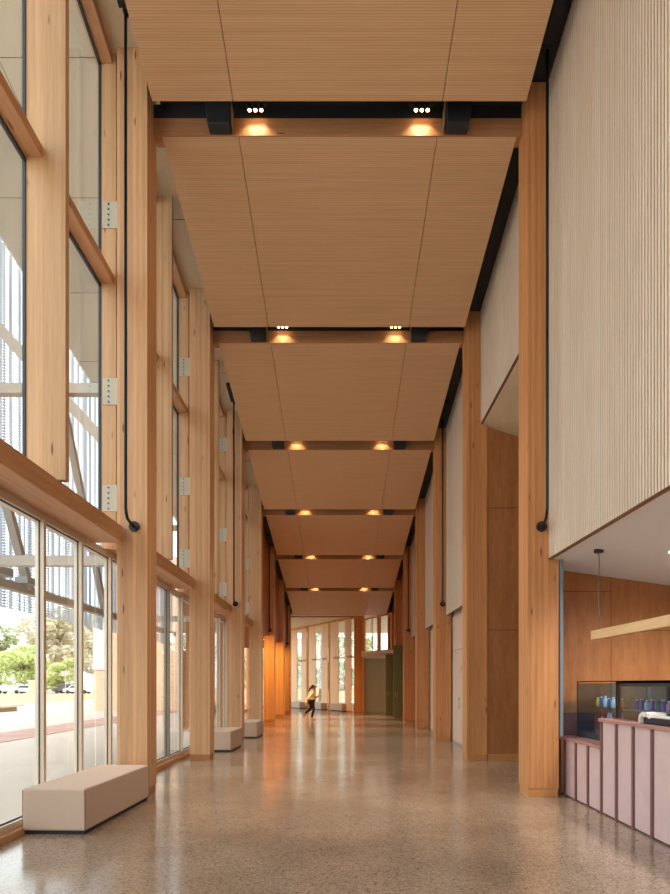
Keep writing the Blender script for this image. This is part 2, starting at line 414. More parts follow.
# ------------------------------------------------------------------ beams with lights and loudspeakers
def spotlight_bar(n, s):
    yb = YB(n); x = s * 1.2 - .02; z = PAN(yb) + .275; yl = yb - .11
    side = 'window side' if s < 0 else 'wall side'
    t = thing('ceiling_spotlight', (x, yl, z), 'black three lamp spotlight bar above the %s beam, %s' % (ORD[n], side), 'spotlight', 'spotlight bars in the ceiling gaps')
    mk('mounting_bar', MB().box(x - .17, x + .17, yl - .03, yl + .03, z + .065, z + .09).box(x - .015, x + .015, yl - .02, yl + .02, z + .09, VOID(yb) + .01), BLACKM, t)
    for k in (-1, 0, 1):
        cx = x + k * .085
        h = mk('lamp_housing', MB().lathe([(.034, 0), (.034, .07)], (cx, yl, z), 12), BLACKM, t)
        mk('lamp_lens', MB().lathe([(.014, -.014), (.024, 0)], (cx, yl, z), 12), LAMP, h)
        light('spot_lamp', 'SPOT', (cx, yl, z - .03), 3.2, (1, .68, .38), t, rot=(R(4), 0, 0), spot_size=R(96), spot_blend=.35, shadow_soft_size=.03)
    light('fill_spot', 'SPOT', (x, yl, z - .03), 700, (1, .84, .66), t, spot_size=R(40), spot_blend=1, shadow_soft_size=.05)  # added fill that brightens the room, not one of the bar's lamps

def speaker(n, s):
    yb = YB(n); zb = PAN(yb); x0, x1 = s * 1.52 - .025, s * 1.90 - .025
    side = 'window side' if s < 0 else 'wall side'
    t = thing('loudspeaker', ((x0 + x1) / 2, yb - .15, zb + .06), 'black box loudspeaker mounted on the %s beam, %s' % (ORD[n], side), 'loudspeaker', 'loudspeakers on the beams')
    xa, xb = sorted((x0, x1))
    z0, z1 = zb + .0, zb + .30
    c = [(xa + .03, yb - .20, z0), (xb - .03, yb - .20, z0), (xb - .03, yb - .02, z0), (xa + .03, yb - .02, z0),
         (xa, yb - .27, z1), (xb, yb - .27, z1), (xb, yb - .02, z1), (xa, yb - .02, z1)]
    mk('cabinet', MB().hexa(c), SPK, t, bevel=.012)
    g = [(xa + .045, yb - .213, z0 + .02), (xb - .045, yb - .213, z0 + .02), (xb - .045, yb - .19, z0 + .02), (xa + .045, yb - .19, z0 + .02),
         (xa + .02, yb - .277, z1 - .02), (xb - .02, yb - .277, z1 - .02), (xb - .02, yb - .25, z1 - .02), (xa + .02, yb - .25, z1 - .02)]
    mk('grille', MB().hexa(g), BLACKM, t)
    xs = xa - .004 if s > 0 else xb - .008
    mk('side_strip', MB().hexa([(xs, yb - .19, z0), (xs + .008, yb - .19, z0), (xs + .008, yb - .03, z0), (xs, yb - .03, z0),
                               (xs + (.0 if s > 0 else .0), yb - .25, z1), (xs + .008, yb - .25, z1), (xs + .008, yb - .03, z1), (xs, yb - .03, z1)]), BRONZE, t)
    mk('wall_bracket', MB().box((x0 + x1) / 2 - .06, (x0 + x1) / 2 + .06, yb - .04, yb + .0, z0 + .05, z1 - .05), BLACKM, t)

for n in range(1, 7):
    yb = YB(n); zb = PAN(yb)
    o = mk('timber_beam', MB().box(-2.72, XI, yb, yb + .2, zb, zb + .26), W_BEAM, at=(0, yb + .1, zb), bevel=.005)
    tag(o, 'glulam cross beam spanning the %s pair of columns' % ORD[n], 'beam', 'cross beams under the ceiling')
    o = mk('beam_fascia', MB().box(-2.72, XI, yb + .01, yb + .19, zb + .26, VOID(yb) + .02), BLACK); o.name = 'trim_%d' % (n + 1); o['kind'] = 'structure'
    for s in (-1, 1): spotlight_bar(n, s); speaker(n, s)

# ------------------------------------------------------------------ black wall pipes
def pipe(n, s):
    y = YN(n); top = (SOF(y - .45) if (s < 0 and n <= NL) else VOID(y - .45)) - .02
    xr, xd = (-2.87, -2.90) if s < 0 else (2.775, 2.84)
    t = thing('drop_pipe', (xr, y - .2, 3.8), 'slim black drop pipe on the %s column of the %s' % (ORD[n], 'window side' if s < 0 else 'battened wall side'), 'pipe', 'black pipes hanging in front of the columns')
    pts = [(xr, y - .45, top), (xr, y - .45, 3.96), (xr, y - .43, 3.90), (xr + (xd - xr) * .15, y - .37, 3.84), (xd, y - .12, 3.82), (xd, y - .02, 3.82)]
    mk('pipe', MB().tube(pts, .021, 10), BLACKM, t, smooth=True)
    mk('mounting_disc', MB().tube([(xd, y - .035, 3.82), (xd, y - .002, 3.82)], .072, 20), BLACKM, t)
    mk('top_bracket', MB().slope(xr - .07, xr + .07, y - 1.2, y - .5, lambda v: top + .165 * (y - .45 - v) - .05, lambda v: top + .165 * (y - .45 - v) + .015).box(xr - .025, xr + .025, y - .5, y - .4, top - .07, top), BLACK, t)
for n in (1, 3, 5, 7):
    pipe(n, -1); pipe(n, 1)

# ------------------------------------------------------------------ glazed side
def glazing(n, idx):
    ya, yb = YC(n - 1), YC(n); ym = (ya + yb) / 2
    r = struct('window_%d' % idx, MB().slope(-3.5, -3.05, ya + (.24 if n > 1 else 0), yb - .16, 3.585, 3.81), W_RAIL, bevel=.004)   # transom beam
    # upper fins
    mk('mid_fin', MB().slope(-3.40, -2.97, ym - .045, ym + .045, 3.81, SOF), W_FIN, r, bevel=.004)
    if n <= NL: mk('edge_fin', MB().slope(-3.40, -3.19, yb - .045, yb + .045, 3.81, SOF), W_FIN, r, bevel=.004)
    if n <= 3:
        mk('head_rail', MB().slope(-3.42, -3.24, ya + .05, ym - .05, lambda y: SOF(y) - .14, SOF).slope(-3.42, -3.24, ym + .05, yb - .05, lambda y: SOF(y) - .14, SOF), W_RAIL, r)
    else:
        mk('head_rail', MB().slope(-3.42, -3.24, ya + .05, yb - .05, lambda y: SOF(y) - .14, SOF), W_RAIL, r)
    for a, c in ((ya + .05, ym - .05), (ym + .05, yb - .05)):
        mk('middle_rail', MB().box(-3.42, -3.22, a - .01, c + .01, 7.30, 7.42), W_RAIL, r)
        g = MB().box(-3.435, -3.40, c - .005, c + .05, 3.78, SOF(c) - .1).box(-3.435, -3.40, a - .05, a + .005, 3.78, SOF(a) - .1)
        g.box(-3.435, -3.40, a, c, 7.265, 7.30).box(-3.435, -3.40, a, c, 3.78, 3.80).slope(-3.435, -3.40, a, c, lambda y: SOF(y) - .17, lambda y: SOF(y) - .14)
        mk('gasket', g, GASK, r)
        mk('upper_pane', MB().slope(-3.425, -3.417, a, c, 3.79, 7.28), GLASS, r)
        mk('upper_pane', MB().slope(-3.425, -3.417, a, c, 7.41, lambda y: SOF(y) - .14), GLASS, r)
    # lower shopfront
    f = MB().box(-3.60, -3.45, ya, yb, 3.50, 3.585).box(-3.55, -3.44, ya, yb, .06, .14)
    fr = mk('shopfront_frame', f, ALU, r)
    mk('head_gasket', MB().box(-3.505, -3.485, ya, yb, 3.488, 3.50).box(-3.505, -3.485, ya, yb, .14, .155), GASK, fr)
    mk('timber_sill', MB().box(-3.45, -3.36, ya + (.0), yb, 0, .07), W_RAIL, r)
    mk('sill_base', MB().box(-3.58, -3.45, ya, yb, -.1, .06), ALU, r)
    y = ya + .49
    k = 0
    ys = []
    while y < yb + .01:
        ys.append(y); y += BAY / 4
    for k, y in enumerate(ys):
        dark = (n == 2 and k == 3)
        mk('mullion', MB().box(-3.55, -3.445, y - .03, y + .03, .10, 3.52), BRONZE if dark else ALU, r, bevel=.003)
        mk('mullion_gasket', MB().box(-3.508, -3.492, y - .036, y + .036, .14, 3.5), GASK, r)
    es = [ya] + ys + [yb]
    for a, c in zip(es[:-1], es[1:]):
        if c - a > .1: mk('lower_pane', MB().box(-3.504, -3.496, a + .02, c - .02, .13, 3.51), GLASS, r)
for i, n in enumerate(range(-1, NL + 1)): glazing(n, i + 1)

# window side beyond the glazing: closed above, lit recess below
ys, ye = YC(NL) + .0, YEND
struct('wall_left', MB().slope(-3.02, -2.95, YN(NL) + .44, ye, 3.60, VOID), wood('wall_timber', (190, 122, 66), (166, 100, 50), 'Z', lam=.14, lamvar=.08, knots=False))
struct('wall_recess', MB().box(-5.6, -5.5, ys, 35.0, 0, 6).slope(-5.6, -3.4, ys - .06, ys + .04, 0, SOF), W_PLY)
struct('ceiling_recess', MB().box(-5.5, -3.02, ys, ye, 3.60, 3.68), W_PLY)
for k, n in enumerate((5, 6, 7)):
    y = YN(n) - 2.4
    t = thing('recessed_downlight', (-3.35, y, 3.6), 'small warm downlight in the recess soffit before the %s window side column' % ORD[n], 'downlight', 'warm downlights in the recess')
    mk('trim_ring', MB().lathe([(.05, -.02), (.05, .0)], (-3.35, y, 3.6), 16), WHITE, t)
    mk('lens', MB().lathe([(.036, -.026), (.036, -.018)], (-3.35, y, 3.6), 16), LAMP, t)
    light('spot_lamp', 'SPOT', (-3.35, y, 3.55), 230 if n < 7 else 120, (1, .45, .10), t, rot=(R(20), 0, 0), spot_size=R(160), spot_blend=.6, shadow_soft_size=.05)

# ------------------------------------------------------------------ battened wall side
def ribs(name, y0, y1, z0, parent=None):
    b = MB(); y = y0
    while y < y1 - .03:
        b.slope(2.938, 2.945, y, y + .036, z0, VOID); y += .06
    o = mk(name, b, W_RIB)
    o['kind'] = 'structure'
    mk('backing', MB().slope(2.945, 3.0, y0, y1, z0, VOID), W_RIBBACK, o)
    return o
ribs('wall_right', YBACK, YN(1), 3.37)
mk('bottom_edge', MB().box(2.932, 3.0, YBACK, YN(1), 3.362, 3.37), W_RIBBACK, bpy.data.objects['wall_right'])
ribs('wall_right_second', YN(1) + .44, YN(2), 7.05)
ribs('wall_right_third', YN(2) + .44, YN(3), 3.5)
ribs('wall_right_fourth', YN(3) + .44, YN(4), 3.5)
ribs('wall_right_fifth', YN(4) + .44, YN(5), 3.5)
struct('wall_right_sixth', MB().slope(2.93, 3.0, YN(5) + .44, YEND, 3.45, VOID), W_PLY)

# tall plywood recess in the second bay
b = MB().box(3.09, 6.2, YN(2) + .02, YN(2) + .10, 0, 7.2)
rw = struct('wall_end', b, W_PLY)
g = MB().box(3.09, 6.2, YN(2) + .014, YN(2) + .021, 2.725, 2.737).box(3.09, 6.2, YN(2) + .014, YN(2) + .021, 5.285, 5.297)
mk('panel_joint', g, plain('joint_brown', (96, 54, 28), .8), rw)
struct('baseboard_end', MB().box(3.09, 6.2, YN(2) + .0, YN(2) + .02, 0, .13), W_PLINTH)
struct('ceiling_slope', MB().hexa([(3.0, YN(1) + .7, 7.03), (6.2, YN(1) + .7, 5.97), (6.2, YN(2) + .02, 5.97), (3.0, YN(2) + .02, 7.03),
                                  (3.0, YN(1) + .7, 7.1), (6.2, YN(1) + .7, 6.05), (6.2, YN(2) + .02, 6.05), (3.0, YN(2) + .02, 7.1)]), W_SOFF)
struct('wall_far', MB().box(6.2, 6.3, 9.4, YN(2) + .1, 0, 7.2), W_PLY)

# limed doors in bays three to five
def doors(n, idx, mat, x=3.12):
    y0, y1 = YN(n - 1) + .44, YN(n)
    o = struct('door_%d' % idx, MB().box(x + .04, x + .12, y0, y1, 0, 3.6), WHITE)
    w = (y1 - y0 - .12) / 3
    for k in range(3):
        a = y0 + .04 + k * (w + .02)
        lf = mk('door_leaf', MB().box(x, x + .05, a, a + w, .06, 2.5), mat, o, bevel=.004)
        mk('over_panel', MB().box(x, x + .05, a, a + w, 2.515, 3.46), mat, o, bevel=.004)
        mk('handle', MB().tube([(x - .04, a + .12, .95), (x - .04, a + .12, 1.25)], .012, 8).box(x - .04, x + .0, a + .115, a + .125, .97, .99).box(x - .04, x, a + .115, a + .125, 1.21, 1.23), GALV, lf)
        mk('hinge', MB().tube([(x - .006, a + w + .008, 1.9), (x - .006, a + w + .008, 2.05)], .012, 8), GALV, lf)
    mk('kick_rail', MB().box(x - .005, x + .05, y0, y1, .0, .055), GALV, o)
doors(3, 1, W_DOOR); doors(4, 2, W_DOOR); doors(5, 3, W_DOOR)
struct('door_4', MB().box(3.0, 3.1, YN(5) + .44, YEND, 0, 3.45), GREEN)
# green cladding round the feet of the two farthest columns
for n, x0, x1 in ((6, 2.57, 3.0), (7, 2.52, 2.92)):
    t = thing('door_leaf_open', (x0, YN(n) - .1, 0), 'olive green tall door leaf standing open in front of the %s wall side column' % ORD[n], 'door', 'olive green tall doors')
    t.name = 'green_door'
    mk('leaf', MB().box(x0, x1, YN(n) - .14, YN(n) - .07, .03, 3.45), GREEN, t, bevel=.004)
    mk('edge_strip', MB().box(x0 - .012, x0, YN(n) - .14, YN(n) - .07, .03, 3.45), W_BEAM, t)
    mk('floor_pivot', MB().box(x0 + .02, x0 + .1, YN(n) - .12, YN(n) - .09, 0, .03), BLACKM, t)
    for dx in (.08, .18):
        mk('handle', MB().tube([(x0 + dx, YN(n) - .175, .95), (x0 + dx, YN(n) - .175, 1.2)], .011, 8).box(x0 + dx - .005, x0 + dx + .005, YN(n) - .175, YN(n) - .14, .98, .99)
           .box(x0 + dx - .005, x0 + dx + .005, YN(n) - .175, YN(n) - .14, 1.16, 1.17), GALV, t)

# ------------------------------------------------------------------ cafe
CW = 9.38
cs = lambda x: 3.37 - .142 * (x - 3.0)
struct('ceiling_cafe', MB().hexa([(3.0, YBACK, cs(3)), (9, YBACK, cs(9)), (9, CW, cs(9)), (3.0, CW, cs(3)), (3.0, YBACK, 3.6), (9, YBACK, 3.6), (9, CW, 3.6), (3.0, CW, 3.6)]), GREY)
cw = struct('wall_cafe', MB().box(3.1, 9.1, CW, CW + .1, 0, 7.4), W_PLY)
g = MB().box(3.1, 4.1, CW - .004, CW + .001, 2.995, 3.005).box(4.1, 9, CW - .004, CW + .001, 2.405, 2.415)
for x in (4.1, 5.3, 6.5): g.box(x - .004, x + .004, CW - .004, CW + .001, 0, 3.4)
mk('panel_joint', g, plain('joint_dark', (100, 58, 30), .8), cw)
struct('wall_side', MB().box(9.0, 9.1, YBACK, CW, 0, 3.6), W_PLY)
struct('trim_9', MB().box(3.10, 3.14, 8.72, 8.78, .86, 3.4), plain('blue_grey_trim', (120, 134, 142), .4, .2))

ct = thing('cafe_counter', (3.6, 7.0, 0), 'pink stone cafe counter with dark vertical strips and stepped top', 'counter')
fy = [8.90 - .415 * k for k in range(12)]
XF = 3.235
for k in range(3):
    mk('stone_panel', MB().box(XF, XF + .05, fy[k + 1] + .025, fy[k] - .025, .02, .80), STONE, ct)
mk('stone_panel', MB().box(XF, XF + .05, 8.925, 9.08, .02, .80), STONE, ct)
for k in range(3, 11):
    mk('stone_panel', MB().box(XF, XF + .05, fy[k + 1] + .025, fy[k] - .025, .02, 1.135), STONE, ct)
for k in range(12):
    h = .80 if k < 3 else 1.135
    mk('dark_strip', MB().box(XF - .02, XF + .06, fy[k] - .022, fy[k] + .022, .0, h), STONED, ct, bevel=.003)
mk('low_worktop', MB().box(XF - .035, 4.15, 7.655, 9.3, .80, .84), STONET, ct, bevel=.004)
mk('high_worktop', MB().box(XF - .04, XF + .22, 4.2, 7.68, 1.135, 1.175), STONET, ct, bevel=.004)
mk('rear_worktop', MB().box(XF + .2, 4.15, 4.2, 7.655, .80, .84), STONET, ct)
mk('counter_core', MB().box(XF + .05, 4.1, 4.3, 9.1, .0, .80).box(XF + .05, XF + .2, 4.3, 7.62, .80, 1.135), STONED, ct)
mk('upstand', MB().box(3.17, 4.1, 9.2, 9.36, .84, 1.17), STONED, ct)

def cabinet(y0, y1, label, solid):
    t = thing('display_cabinet', (3.8, (y0 + y1) / 2, .84), label, 'display cabinet', 'chilled display cabinets')
    x0, x1, z0, z1 = 3.47, 4.12, .841, 1.64
    fr = MB()
    w = .035 if solid else .012
    for x in (x0, x1 - w):
        for y in (y0, y1 - w): fr.box(x, x + w, y, y + w, z0, z1)
    fr.box(x0, x1, y0, y1, z1 - .03, z1) if solid else fr.box(x1 - .05, x1, y0, y1, z1 - .02, z1).box(x0, x0 + .012, y0, y1, z1 - .012, z1)
    if solid: fr.box(x0, x0 + .03, y0, y1, z1 - .07, z1)
    mk('frame', fr, BLACKM, t)
    mk('base', MB().box(x0 + .005, x1, y0 + .01, y1 - .01, z0, z0 + .09), plain('cabinet_base', (52, 62, 68), .4), t)
    mk('front_glass', MB().box(x0 + .004, x0 + .01, y0 + w, y1 - w, z0 + .09, z1 - .03), GLASS_T, t)
    mk('side_glass', MB().box(x0 + w, x1 - w, y1 - .012, y1 - .006, z0 + .09, z1 - .03), GLASS_T, t)
    mk('rear_glass', MB().box(x1 - .012, x1 - .006, y0 + w, y1 - w, z0 + .09, z1 - .03), GLASS_T, t)
    if not solid: mk('top_glass', MB().box(x0, x1, y0, y1, z1 - .006, z1), GLASS_T, t)
    for z in (1.045, 1.275):
        mk('shelf', MB().box(x0 + .06, x1 - .02, y0 + .03, y1 - .03, z, z + .012), GLASS_T if not solid else GALV, t)
    return t
cabinet(7.79, 9.08, 'frameless glass display cabinet on the low end of the counter', False)
cabinet(6.40, 7.77, 'black framed display cabinet behind the high counter', True)

cols = {'white': (226, 222, 214), 'yellow': (206, 186, 70), 'blue': (70, 96, 140), 'purple': (120, 90, 150), 'orange': (220, 130, 60), 'red': (196, 40, 40), 'pink': (226, 130, 150), 'teal': (60, 130, 130)}
PM = {k: plain('pack_' + k, v, .35) for k, v in cols.items()}
def bottle(x, y, z, c, cap, h, label):
    h *= .72
    t = thing('drink_bottle', (x, y, z), label, 'bottle', 'bottles and jars in the display cabinets')
    mk('bottle_body', MB().lathe([(.028, 0), (.031, .01), (.031, h * .62), (.014, h * .84), (.013, h * .9)], (x, y, z), 12), PM[c], t, smooth=True)
    mk('cap', MB().lathe([(.017, h * .89), (.017, h)], (x, y, z), 12), PM[cap], t)
def carton(x, y, z, c, h, label):
    t = thing('snack_pack', (x, y, z), label, 'snack pack', 'packs in the display cabinets')
    mk('pack_body', MB().hexa([(x - .03, y - .04, z), (x + .03, y - .04, z), (x + .03, y + .04, z), (x - .03, y + .04, z),
                               (x - .008, y - .045, z + h), (x + .008, y - .045, z + h), (x + .008, y + .045, z + h), (x - .008, y + .045, z + h)]), PM[c], t, bevel=.006)
    mk('pack_label', MB().box(x - .031, x - .020, y - .022, y + .022, z + h * .3, z + h * .62), PM['white'], t)
seq1 = ['yellow', 'blue', 'white', 'blue', 'white', 'yellow', 'orange']
for k, c in enumerate(seq1):
    bottle(3.66, 8.80 - k * .125, 1.288, c, 'white', .17 + .02 * (k % 3), '%s bottle in the frameless cabinet, %s from its glass end' % (c, ORD[k + 1]))
seq2 = ['purple', 'blue', 'white', 'purple', 'teal', 'purple', 'pink']
for k, c in enumerate(seq2):
    bottle(3.66, 7.64 - k * .125, 1.288, c, 'white' if k != 4 else 'blue', .17 + .015 * (k % 2), '%s bottle in the black framed cabinet, %s from its far end' % (c, ORD[k + 1]))
for k, c in enumerate(['red', 'white', 'red', 'pink']):
    carton(3.66, 8.6 - k * .18, 1.058, c, .15, '%s pack on the lower shelf of the frameless cabinet, %s from the glass end' % (c, ORD[k + 1]))
for k, c in enumerate(['red', 'red', 'red', 'red', 'white']):
    carton(3.64, 7.60 - k * .15, 1.058, c, .15, '%s pack on the lower shelf of the black framed cabinet, %s from the far end' % (c, ORD[k + 1]))

t = thing('counter_printer', (3.33, 6.5, 1.175), 'black and white counter machine with curved white end on the high counter', 'counter machine')
XP = 3.25
b = MB()
arc = [(6.76, 1.176), (6.755, 1.235), (6.73, 1.275), (6.68, 1.297), (6.61, 1.30), (6.53, 1.285)]
for (a, za), (c, zc) in zip(arc[:-1], arc[1:]):
    b.hexa([(XP, c - .0, max(1.176, zc - .05)), (XP + .19, c - .0, max(1.176, zc - .05)), (XP + .19, a - .03, max(1.176, za - .05)), (XP, a - .03, max(1.176, za - .05)), (XP, c, zc), (XP + .19, c, zc), (XP + .19, a, za), (XP, a, za)])
mk('curved_cover', b, WHITE, t)
mk('machine_body', MB().box(XP + .01, XP + .18, 6.1, 6.67, 1.176, 1.245), BLACKM, t, bevel=.012)
mk('top_tray', MB().box(XP + .03, XP + .16, 6.12, 6.48, 1.245, 1.265), PM['white'], t, bevel=.006)

t = thing('linear_pendant', (3.33, 6.2, 2.18), 'long pale timber linear pendant hanging over the cafe counter', 'pendant lamp')
mk('lamp_bar', MB().box(3.29, 3.37, 3.9, 8.13, 2.18, 2.295), W_CAFEBAR, t, bevel=.003)
mk('end_cap', MB().box(3.292, 3.368, 8.13, 8.136, 2.184, 2.291), W_SOFF, t)
for y in (7.98, 4.1):
    zc = cs(3.33)
    pts = [(3.33, y, zc - .01)] + [(3.33 + .012 * math.sin(k * 1.1), y + .014 * math.sin(k * .8), zc - .01 - (zc - 2.3) * k / 7) for k in range(1, 7)] + [(3.33, y, 2.29)]
    mk('cord', MB().tube(pts, .005, 6), GASK, t)
    mk('ceiling_canopy', MB().lathe([(.055, -.035), (.06, -.03), (.06, .01)], (3.33, y, zc), 20), BLACKM, t)
for k, (x, y) in enumerate(((4.05, 7.55), (5.4, 7.4), (4.2, 4.6), (5.6, 4.4), (4.4, 1.4))):
    nm = ['first', 'second', 'third', 'fourth', 'fifth'][k]
    t = thing('recessed_downlight', (x, y, cs(x)), 'small round downlight in the grey cafe soffit, %s from the counter end' % nm, 'downlight', 'downlights in the cafe soffit')
    mk('trim_ring', MB().lathe([(.055, -.014), (.055, .004)], (x, y, cs(x)), 16), WHITE, t)
    mk('lens', MB().lathe([(.04, -.018), (.04, -.012)], (x, y, cs(x)), 16), LAMPC, t)
    light('spot_lamp', 'SPOT', (x, y, cs(x) - .04), 130, (1, .93, .87), t, spot_size=R(165), spot_blend=1, shadow_soft_size=.05)

# ------------------------------------------------------------------ benches
def bench(loc, L, W, H, rz, label, mat=FAB, group='upholstered benches along the glazing'):
    t = thing('upholstered_bench', (0, 0, 0), label, 'bench', group)
    mk('plinth', MB().box(-W / 2 + .02, W / 2 - .02, .02, L - .02, 0, .05), BLACK, t)
    u = mk('upholstery', MB().box(-W / 2, W / 2, 0, L, .04, H), mat, t, bevel=.018)
    for x in (-W / 2 + .004, W / 2 - .004):
        for y in (.006, L - .006): mk('piping', MB().tube([(x, y, .05), (x, y, H - .014)], .005, 6), SEAM, u)
    t.location = loc; t.rotation_euler = (0, 0, R(rz)); return t
bench((-3.04, 6.58, 0), 2.0, .68, .485, -1.8, 'large beige fabric bench nearest the camera beside the glazing')
bench((-2.90, 14.6, 0), 1.4, .67, .485, -1.5, 'smaller beige fabric bench just past the second window side column')
bench((-2.78, 18.3, 0), 1.3, .67, .485, -1.5, 'beige fabric bench past the third window side column')

# ------------------------------------------------------------------ rotunda at the far end
ZR = 5.45
CX = lambda px, y: (px - 340) * y / 620
struct('ceiling_rotunda', MB().box(-5.6, 9, YEND, 47, ZR, ZR + .2), W_SOFF)
struct('trim_11', MB().box(-3.4, .8, 35.2, 35.3, ZR - .06, ZR + .01), W_BEAM)
A = Vector((-3.9, 44.68)); B = Vector((.8, 35.4)); D = (B - A).normalized(); NR = Vector((D.y, -D.x))  # NR points into the hall? fixed below
if NR.y > 0: NR = -NR
LEN = (B - A).length
def hit(px):                                   # where a sight line crosses the far facade
    k = (px - 340) / 620
    # A + t D with x = k y
    return (k * A.y - A.x) / (D.x - k * D.y)
lw_ = struct('window_10', MB().box(-5.65, -5.5, 35.0, 46.2, 0, .12).box(-5.65, -5.5, 35.0, 46.2, ZR - .2, ZR), W_FARFIN)
for y in (35.05, 37.8, 40.6, 43.4, 46.1): mk('post', MB().box(-5.65, -5.45, y - .05, y + .05, .1, ZR - .1), W_FARFIN, lw_)
mk('pane', MB().box(-5.59, -5.58, 35, 46, .12, ZR - .2), GLASS, lw_)
struct('wall_bulkhead', MB().box(-5.6, 9.1, YEND, YEND + .1, ZR + .1, 7.6), W_PLY)
struct('wall_service', MB().box(9.0, 9.1, CW + .1, 33.1, 0, 11).box(3.2, 9.1, 33.1, 33.2, 0, 7.4), W_PLY)
fw = struct('window_7', MB().obox(A - D * 2, D * (LEN + 2), NR * -.08, ZR - .12, ZR).obox(A - D * 2, D * (LEN + 2), NR * -.1, 0, .06), W_FARFIN)
def strip(name, px0, px1, mat, depth, z0=.05, z1=ZR - .1, off=0.0):
    t0, t1 = hit(px0), hit(px1)
    p = A + D * t0 + NR * off
    return mk(name, MB().obox(p, D * (t1 - t0), NR * depth, z0, z1), mat, fw)
def fin(px, wid, dep, mat, z0=.0, z1=ZR - .02):
    p = A + D * hit(px)
    return mk('fin', MB().obox((p.x, p.y), (wid, 0), (0, -dep), z0, z1), mat, fw)
for px0, px1 in ((285, 297.5), (302, 307), (309.4, 316), (322, 328), (331, 338.8), (345.8, 351.5)):
    strip('timber_board', px0, px1, W_BOARD, .05)
for px0, px1 in ((297.5, 302), (316, 322), (338.8, 345.8), (351.5, 354)):
    strip('pane', px0, px1, GLASS, -.01)
    strip('frame_rail', px0, px1, ALU, .03, 3.1, 3.18); strip('frame_rail', px0, px1, ALU, .03, .05, .5)
for px in (307.2, 328.4): fin(px, .13, .12, W_FARFIN)
for px in (301, 304.8, 314.5, 325, 336.5, 350):
    t0 = hit(px); p = A + D * (t0 - .25)
    mk('rail_bracket', MB().obox((p.x, p.y), D * .55, NR * .09, 3.12, 3.24), W_BEAM, fw)
tag(mk('timber_column', MB().box(.80, 1.37, 35.1, 35.6, 0, ZR), W_FARFIN, at=(1.0, 35.3, 0)), 'wide orange timber post at the far end beside the grey wall', 'column')
t = bpy.data.objects[-1] if False else None
# grey wall, soffit and high windows
struct('wall_grey', MB().box(1.37, 3.2, 35.3, 35.4, 0, 3.4), GREYW)
struct('trim_10', MB().hexa([(1.2, 34.6, 3.32), (3.0, 33.2, 3.32), (3.2, 35.3, 3.05), (1.2, 35.3, 3.05), (1.2, 34.6, 3.42), (3.0, 33.2, 3.42), (3.2, 35.3, 3.42), (1.2, 35.3, 3.42)]), WHITE)
P0 = Vector((1.45, 36.8)); P1 = Vector((2.95, 33.1)); DD = (P1 - P0).normalized(); NN = Vector((DD.y, -DD.x))
if NN.y > 0: NN = -NN
L2 = (P1 - P0).length
hw = struct('window_8', MB().obox(P0, DD * L2, NN * -.1, 3.36, 3.5).obox(P0, DD * L2, NN * -.1, ZR - .06, ZR), W_FARFIN)
for f0 in (0.0, .52, .93):
    p = P0 + DD * (L2 * f0); mk('post', MB().obox(p - DD * .0, DD * .18, NN * .16, 3.42, ZR), W_FARFIN, hw)
p = P0 + DD * (L2 * .28); mk('glazing_bar', MB().obox(p, DD * .06, NN * .06, 3.42, ZR), ALU, hw)
mk('pane', MB().obox(P0, DD * L2, NN * -.01, 3.48, ZR - .05), GLASS, hw)
for (px0, px1, yy, lab, rz) in ((299.5, 307, 40.3, 'farthest low grey bench before the tall window boards', 24), (321, 328, 38.4, 'low two tone bench behind the running person', 24), (341, 351, 36.2, 'low grey bench nearest the wide far post', 24)):
    c = ((px0 + px1) / 2 - 340) * yy / 620
    bench((c, yy, 0), 1.7, .5, .42, rz, lab, FAB2, 'low benches in the rotunda')

# ------------------------------------------------------------------ back of the hall (behind the camera)
bw = struct('window_9', MB().box(-3.5, 3.0, YBACK - .1, YBACK, 3.7, 12.8).box(-3.5, 3.0, YBACK - .1, YBACK, 3.4, 3.7).box(-3.5, 3.0, YBACK - .1, YBACK, 0, .1), W_RAIL)
for x in (-3.45, -1.3, .9, 2.95): mk('mullion', MB().box(x - .05, x + .05, YBACK - .12, YBACK, 0, 3.7), ALU, bw)
for z0, z1 in ((.1, 3.4),): mk('pane', MB().box(-3.4, 2.9, YBACK - .055, YBACK - .045, z0, z1), GLASS, bw)
struct('wall_back', MB().box(3.0, 9.1, YBACK - .1, YBACK, 0, 12.8), W_PLY)

# ------------------------------------------------------------------ running person
def skinned(name, joints, bones, mat, parent, root=0, sub=1):
    me = bpy.data.meshes.new(name); me.from_pydata([j[0] for j in joints], bones, [])
    o = bpy.data.objects.new(name + '_tmp', me); COL.objects.link(o)
    sk = o.modifiers.new('skin', 'SKIN'); sk.use_smooth_shade = True
    for i, j in enumerate(joints):
        r = j[1]; r = r if isinstance(r, tuple) else (r, r)
        me.skin_vertices[0].data[i].radius = r; me.skin_vertices[0].data[i].use_root = (i == root)
    ss = o.modifiers.new('sub', 'SUBSURF'); ss.levels = sub; ss.render_levels = sub
    dg = bpy.context.evaluated_depsgraph_get(); m2 = bpy.data.meshes.new_from_object(o.evaluated_get(dg))
    bpy.data.objects.remove(o)
    m2.name = name; m2.materials.clear(); m2.materials.append(mat)
    for p in m2.polygons: p.use_smooth = True
    q = bpy.data.objects.new(name, m2); q.parent = parent; COL.objects.link(q); return q

SKIN = plain('skin', (206, 150, 120), .55); HAIR = plain('dark_hair', (36, 24, 22), .6); JACK = plain('cream_jacket', (250, 240, 216), .85, var=.1, scale=9)
LEG = plain('dark_leggings', (34, 36, 46), .8); SHOE = plain('coral_shoe', (206, 156, 128), .6); EYE = plain('eye_dark', (24, 18, 16), .3)
per = thing('person', (-1.36, 27.6, 0), 'running person in cream jacket and dark leggings, seen from the side', 'person')
